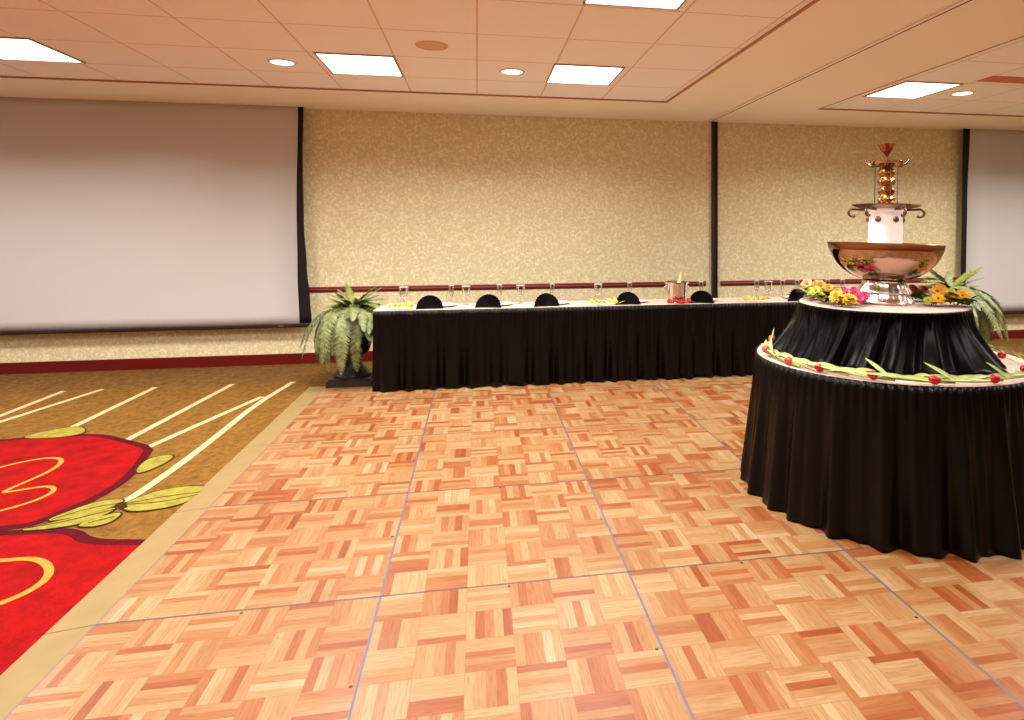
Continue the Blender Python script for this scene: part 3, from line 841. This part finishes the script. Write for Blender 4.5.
for k, (a, r, mt, lb, lf) in enumerate(TU): tulip(lb, a, r, mt, lift=lf, seed=k*7 + 3, leaves=5, sweep=27)

# ------------------------------------------------------------ ferns in urns
def frond(rnd, az, el, L, droop, mt_a, parent, base, curl=0.0):
    """one arching frond with paired leaflets"""
    m = MB(); n = 26
    d = Vector((math.cos(az), math.sin(az), 0)); pts = []; p = Vector(base); e = el
    for k in range(n + 1):
        pts.append(p.copy()); u = k/n
        e2 = el - droop*(1 - (1 - u)**2.3)
        az2 = az + curl*u
        p = p + Vector((math.cos(az2)*math.cos(e2), math.sin(az2)*math.cos(e2), math.sin(e2)))*L/n
    m.tube(pts, [.0032 - .0024*k/n for k in range(n+1)], 5)
    for k in range(4, n * 2 + 1):
        q = k/2; i = min(n-1, int(q)); w = q - i; c = pts[i]*(1-w) + pts[i+1]*w
        t = (pts[i+1] - pts[i]).normalized(); u = q/n
        side = t.cross(Vector((0,0,1))) if abs(t.z) < .97 else t.cross(d)
        side.normalize(); nrm = side.cross(t).normalized()
        ll = .070*(math.sin(PI*min(1, .14 + u*.86))**.55)*(L/.6)**.6
        if ll < .006: ll = .006
        for sg in (-1, 1):
            dr = (side*sg*.88 + t*.46 - nrm*rnd.uniform(.08,.30) + Vector((rnd.uniform(-.1,.1), rnd.uniform(-.1,.1), rnd.uniform(-.1,.1)))).normalized(); wv = dr.cross(nrm).normalized()*(.0078 + .06*ll)
            a = c; b = c + dr*ll*.45; e_ = c + dr*ll - Vector((0,0,.10*ll))
            m.add([a - wv*.35, a + wv*.35, b + wv*.62 + nrm*.002, e_, b - wv*.62 + nrm*.002], [(0,1,2,4), (4,2,3)], 1 if rnd.random() < .34 else 0)
    return m.build('frond', [mt_a, M_FROND3], parent, recalc=False, smooth=False)
def urn_fern(label, loc, seed, table_side, specs):
    rnd = random.Random(seed)
    t = thing('potted_fern', label, 'fern', loc, 0, 'ferns in urns beside the head table')
    m = MB()
    m.box((-.205, -.205, 0), (.205, .205, .055)); m.box((-.19, -.19, .055), (.19, .19, .07))
    m.lathe([(.175,.07),(.178,.085),(.165,.10),(.135,.125),(.105,.155),(.085,.185),(.078,.205),(.088,.212),(.088,.222),(.074,.232),(.070,.25),(.085,.262),(.105,.275)], 48, rmod=lambda a, z: 1 + (.035*math.cos(16*a) if .1 < z < .2 else 0))
    m.lathe([(.07,.25),(.115,.275),(.145,.30),(.162,.34),(.165,.38),(.155,.43),(.150,.47),(.158,.50),(.185,.525),(.205,.535),(.205,.55),(.18,.555),(.165,.54),(.001,.535)], 48, rmod=lambda a, z: 1 + (.03*math.cos(16*a) if .28 < z < .42 else 0))
    m.build('urn', M_URN, t)
    m = MB(); m.lathe([(.001,.545),(.10,.55),(.168,.538),(.168,.53),(.001,.53)], 32); m.build('soil', M_SOIL, t)
    for (cnt, el0, el1, L0, L1, dr0, dr1, mts, z0) in specs:
        off = rnd.uniform(0, 6.28)
        for k in range(cnt):
            az = off + 2*PI*k/cnt + rnd.uniform(-.18,.18)
            facing = max(0, math.cos(az - table_side)); dr = rnd.uniform(dr0, dr1); LL = rnd.uniform(L0, L1)
            if facing > .45: dr = min(dr, 92 + 20*(1 - facing)); LL = min(LL, .54)      # fronds over the table top stay above it
            frond(rnd, az, R(rnd.uniform(el0, el1)), LL, R(dr), rnd.choice(mts), t,
                  (.03*math.cos(az), .03*math.sin(az), z0 + rnd.uniform(-.02,.03)), rnd.uniform(-.5,.5))
    return t
SP = [(30, 50, 74, .66, .80, 142, 162, (M_FROND, M_FROND, M_FROND4), .60), (26, 50, 70, .54, .68, 132, 154, (M_FROND, M_FROND, M_FROND4), .63), (22, 36, 60, .40, .52, 95, 130, (M_FROND, M_FROND2), .68), (22, 38, 84, .26, .36, 40, 80, (M_FROND2, M_FROND2, M_FROND), .69)]
SP2 = []
for q, mm in zip(SP, ((M_FROND4, M_FROND3), (M_FROND4, M_FROND3), (M_FROND4, M_FROND2), (M_FROND2, M_FROND4))):
    SP2.append((int(q[0] * 1.0),) + q[1:7] + (mm, q[8]))
f1 = urn_fern('large fern in a dark bronze urn at the left end of the head table', (-1.19, 6.50, 0), 11, 0.0, SP)
f2 = urn_fern('large fern behind the fountain table at the right end of the head table', (5.09, 6.10, 0), 23, PI, SP2)
f2.scale = (1.2, 1.2, 1.15)

# ------------------------------------------------------------ place settings on the head table
TZ = HZ + .0006
def fan_napkin():
    t = thing('fan_napkin', '', 'napkin', (0,0,0), 0, 'black fan napkins on the head table')
    m = MB(); n = 28
    def fn(i, j):
        a = PI*i/n; r = .010 + .112*j/6 * (1 + .03*math.sin(a)); z = .016 * (1 if i % 2 else -1) * (j/6)
        lean = .05*(j/6)*math.sin(a)
        return (-r*math.cos(a), z + lean - .01, max(.001, (r*math.sin(a))*.97 + .002))
    m.grid(fn, n, 6); m.build('fan', M_NAPKIN, t, smooth=False, thick=.002)
    m = MB(); m.box((-.124, -.014, 0), (.124, .014, .012)); m.build('folded_base', M_NAPKIN, t, smooth=False)
    return t
def plate():
    m = MB(); m.lathe([(.001,0),(.085,0),(.095,.004),(.150,.015),(.152,.018),(.148,.019),(.095,.010),(.085,.006),(.001,.005)], 56)
    return m.build('plate', M_CHINA)
def goblet():
    t = thing('water_goblet', '', 'glass', (0,0,0), 0, 'water goblets on the head table')
    m = MB(); m.lathe([(.001,.068),(.02,.070),(.034,.085),(.040,.110),(.042,.165),(.0425,.170),(.041,.171),(.0385,.165),(.037,.112),(.03,.088),(.001,.075)], 32, cap=False); m.build('bowl', M_GLASS, t)
    m = MB(); m.lathe([(.001,0),(.034,0),(.034,.003),(.012,.009),(.007,.022),(.006,.05),(.010,.064),(.02,.070)], 24, cap=False); m.build('stem_and_foot', M_GLASS, t)
    m = MB(); m.lathe([(.0415,.168),(.0433,.169),(.0433,.173),(.0405,.173),(.0415,.168)], 32, cap=False); m.build('rim', M_CHINA, t)
    return t
def flute():
    t = thing('champagne_flute', '', 'glass', (0,0,0), 0, 'champagne flutes on the head table')
    m = MB(); m.lathe([(.001,.060),(.010,.063),(.019,.080),(.024,.11),(.0245,.17),(.0235,.172),(.0225,.168),(.021,.11),(.015,.082),(.001,.07)], 28, cap=False); m.build('bowl', M_GLASS, t)
    m = MB(); m.lathe([(.001,0),(.030,0),(.030,.003),(.010,.008),(.005,.02),(.0045,.05),(.010,.063)], 20, cap=False); m.build('stem_and_foot', M_GLASS, t)
    m = MB(); m.lathe([(.0225,.169),(.0253,.170),(.0253,.174),(.0215,.174),(.0225,.169)], 28, cap=False); m.build('rim', M_CHINA, t)
    return t
NP = [(-.435, 'leftmost black fan napkin on the head table, beside the left fern'), (.105, 'second black fan napkin from the left'), (.665, 'third black fan napkin from the left'), (1.472, 'black fan napkin just left of the silver ice bucket'),
      (2.235, 'black fan napkin between the ice bucket and the dark wall jamb'), (3.30, 'black fan napkin left of the pale orange flowers'), (4.30, 'black fan napkin seen behind the pink flowers')]
n0 = fan_napkin(); p0 = None
for k, (x, lb) in enumerate(NP):
    o = n0 if k == 0 else copy_tree(n0)
    o.location = (x, 6.115, TZ); o.rotation_euler = (0, 0, [.05, -.2, .12, -.08, -.3, .1, .15][k]); o['label'] = lb
    o['group'] = 'black fan napkins on the head table'
    q = plate() if p0 is None else p0.copy()
    if p0 is None: p0 = q
    else: COL.objects.link(q)
    q.location = (x + .10, 6.315, TZ)
    tag(q, 'white china plate just behind the ' + ['leftmost napkin fan', 'second napkin fan from the left', 'third napkin fan from the left', 'napkin fan left of the ice bucket', 'napkin fan by the dark wall jamb', 'napkin fan left of the orange flowers', 'napkin fan behind the pink flowers'][k], 'plate', 'white plates on the head table')
GB = [(403, -.70, 'leftmost water goblet, above the yellow blossoms near the fern'), (466, -.105, 'water goblet left of the second fan napkin'), (521, .432, 'water goblet left of the third fan napkin'), (599, 1.225, 'water goblet above the lime sprigs left of the ice bucket'),
      (769, 3.10, 'water goblet right of the dark wall jamb'), (818, 3.69, 'water goblet above the orange flowers')]
g0 = goblet()
for k, (_, x, lb) in enumerate(GB):
    o = g0 if k == 0 else copy_tree(g0); o.location = (x, 6.40, TZ); o.scale = (1, 1, 1.08); o['label'] = lb
FL = [(-.25, 'leftmost champagne flute, right of the first fan napkin'), (.225, 'champagne flute right of the second fan napkin'), (.76, 'champagne flute right of the third fan napkin'), (1.575, 'champagne flute behind the napkin left of the ice bucket'),
      (2.36, 'champagne flute behind the napkin beside the dark wall jamb'), (2.995, 'champagne flute left of the goblet beyond the jamb'), (3.30, 'champagne flute behind the napkin left of the orange flowers'), (3.47, 'champagne flute left of the goblet over the orange flowers'),
      (3.84, 'champagne flute right of the goblet over the orange flowers'), (4.02, 'rightmost champagne flute, behind the coral and pink flowers')]
fl0 = flute()
for k, (x, lb) in enumerate(FL):
    o = fl0 if k == 0 else copy_tree(fl0); o.scale = (1, 1, 1.08); o.location = (x, 6.47, TZ); o['label'] = lb

# ice bucket with a leaning bottle and red blossoms at its foot
bk = thing('ice_bucket', 'silver ice bucket on the head table left of the dark wall jamb', 'bucket', (2.0, 6.20, TZ))
m = MB(); m.lathe([(.001,0),(.092,0),(.094,.006),(.086,.012),(.090,.04),(.108,.185),(.126,.206),(.132,.211),(.126,.214),(.106,.200),(.084,.04),(.001,.012)], 56); m.build('body', M_BUCKET, bk)
for sg in (-1, 1):
    m = MB(); m.tube([(sg*(.104 + .026*math.sin(PI*k/10)), 0, .13 + .05*k/10) for k in range(11)], .005, 8); m.build('handle', M_SILVERB, bk)
bo = thing('wine_bottle', 'pale bottle neck leaning out of the silver ice bucket', 'bottle', (2.0, 6.20, TZ + .016))
m = MB(); pr = [(.001,0),(.036,.0),(.038,.008),(.038,.14),(.034,.165),(.018,.195),(.014,.215),(.0135,.27),(.016,.272),(.016,.285),(.001,.286)]
m.lathe(pr, 24); ob = m.build('glass_body', M_BOTTLE, bo); ob.rotation_euler = (R(-4), R(13), 0); ob.location = (-.008, 0, .012)
t = thing('red_blossoms', 'red blossoms lying at the foot of the ice bucket', 'flowers', (2.0, 6.095, TZ), 0, 'blossoms laid on the head table')
for dx, dy, dz, mt in ((-.10,.02,.022,M_TRED),(-.055,-.01,.026,M_TRED),(-.005,-.02,.018,M_CRIM),(.045,-.015,.022,M_TRED),(.095,.01,.026,M_TRED)): bloom((dx, dy, dz), (dx, -.6, .5), .034, mt, 6, 2, t)
leaf_cluster([((dx, .01, .008), (s, -.1, .1)) for dx, s in ((-.08,-1),(.08,1),(0,.6))], t)
def sprig(label, x, y, cols, span, seed):
    rnd = random.Random(seed); t = thing('flower_sprig', label, 'flowers', (x, y, TZ), 0, 'blossoms laid on the head table')
    k = len(cols)
    for i, c in enumerate(cols):
        dx = -span/2 + span*(i + .5)/k; bloom((dx, rnd.uniform(-.03,.02), rnd.uniform(.022,.04)), (rnd.uniform(-.4,.4), -.6, .7), .032, c, 6, 2, t)
    leaf_cluster([((-span/2 + span*i/7, rnd.uniform(-.03,.03), .012), (rnd.uniform(-1,1), rnd.uniform(-.5,.3), .35)) for i in range(8)], t, M_LIME if seed % 2 else M_GREEN, .08, .014)
    return t
sprig('peach and yellow blossoms at the left end of the head table next to the fern', -.70, 6.12, (M_PEACH, M_PEACH, M_YEL, M_LIME, M_YEL), .24, 3)
sprig('lime and yellow sprig left of the ice bucket napkin', 1.225, 6.12, (M_LIME, M_YEL, M_PEACH, M_LIME, M_LIME), .30, 5)
sprig('lime sprig just right of the dark wall jamb', 2.80, 6.13, (M_LIME, M_LIME, M_YEL), .30, 7)
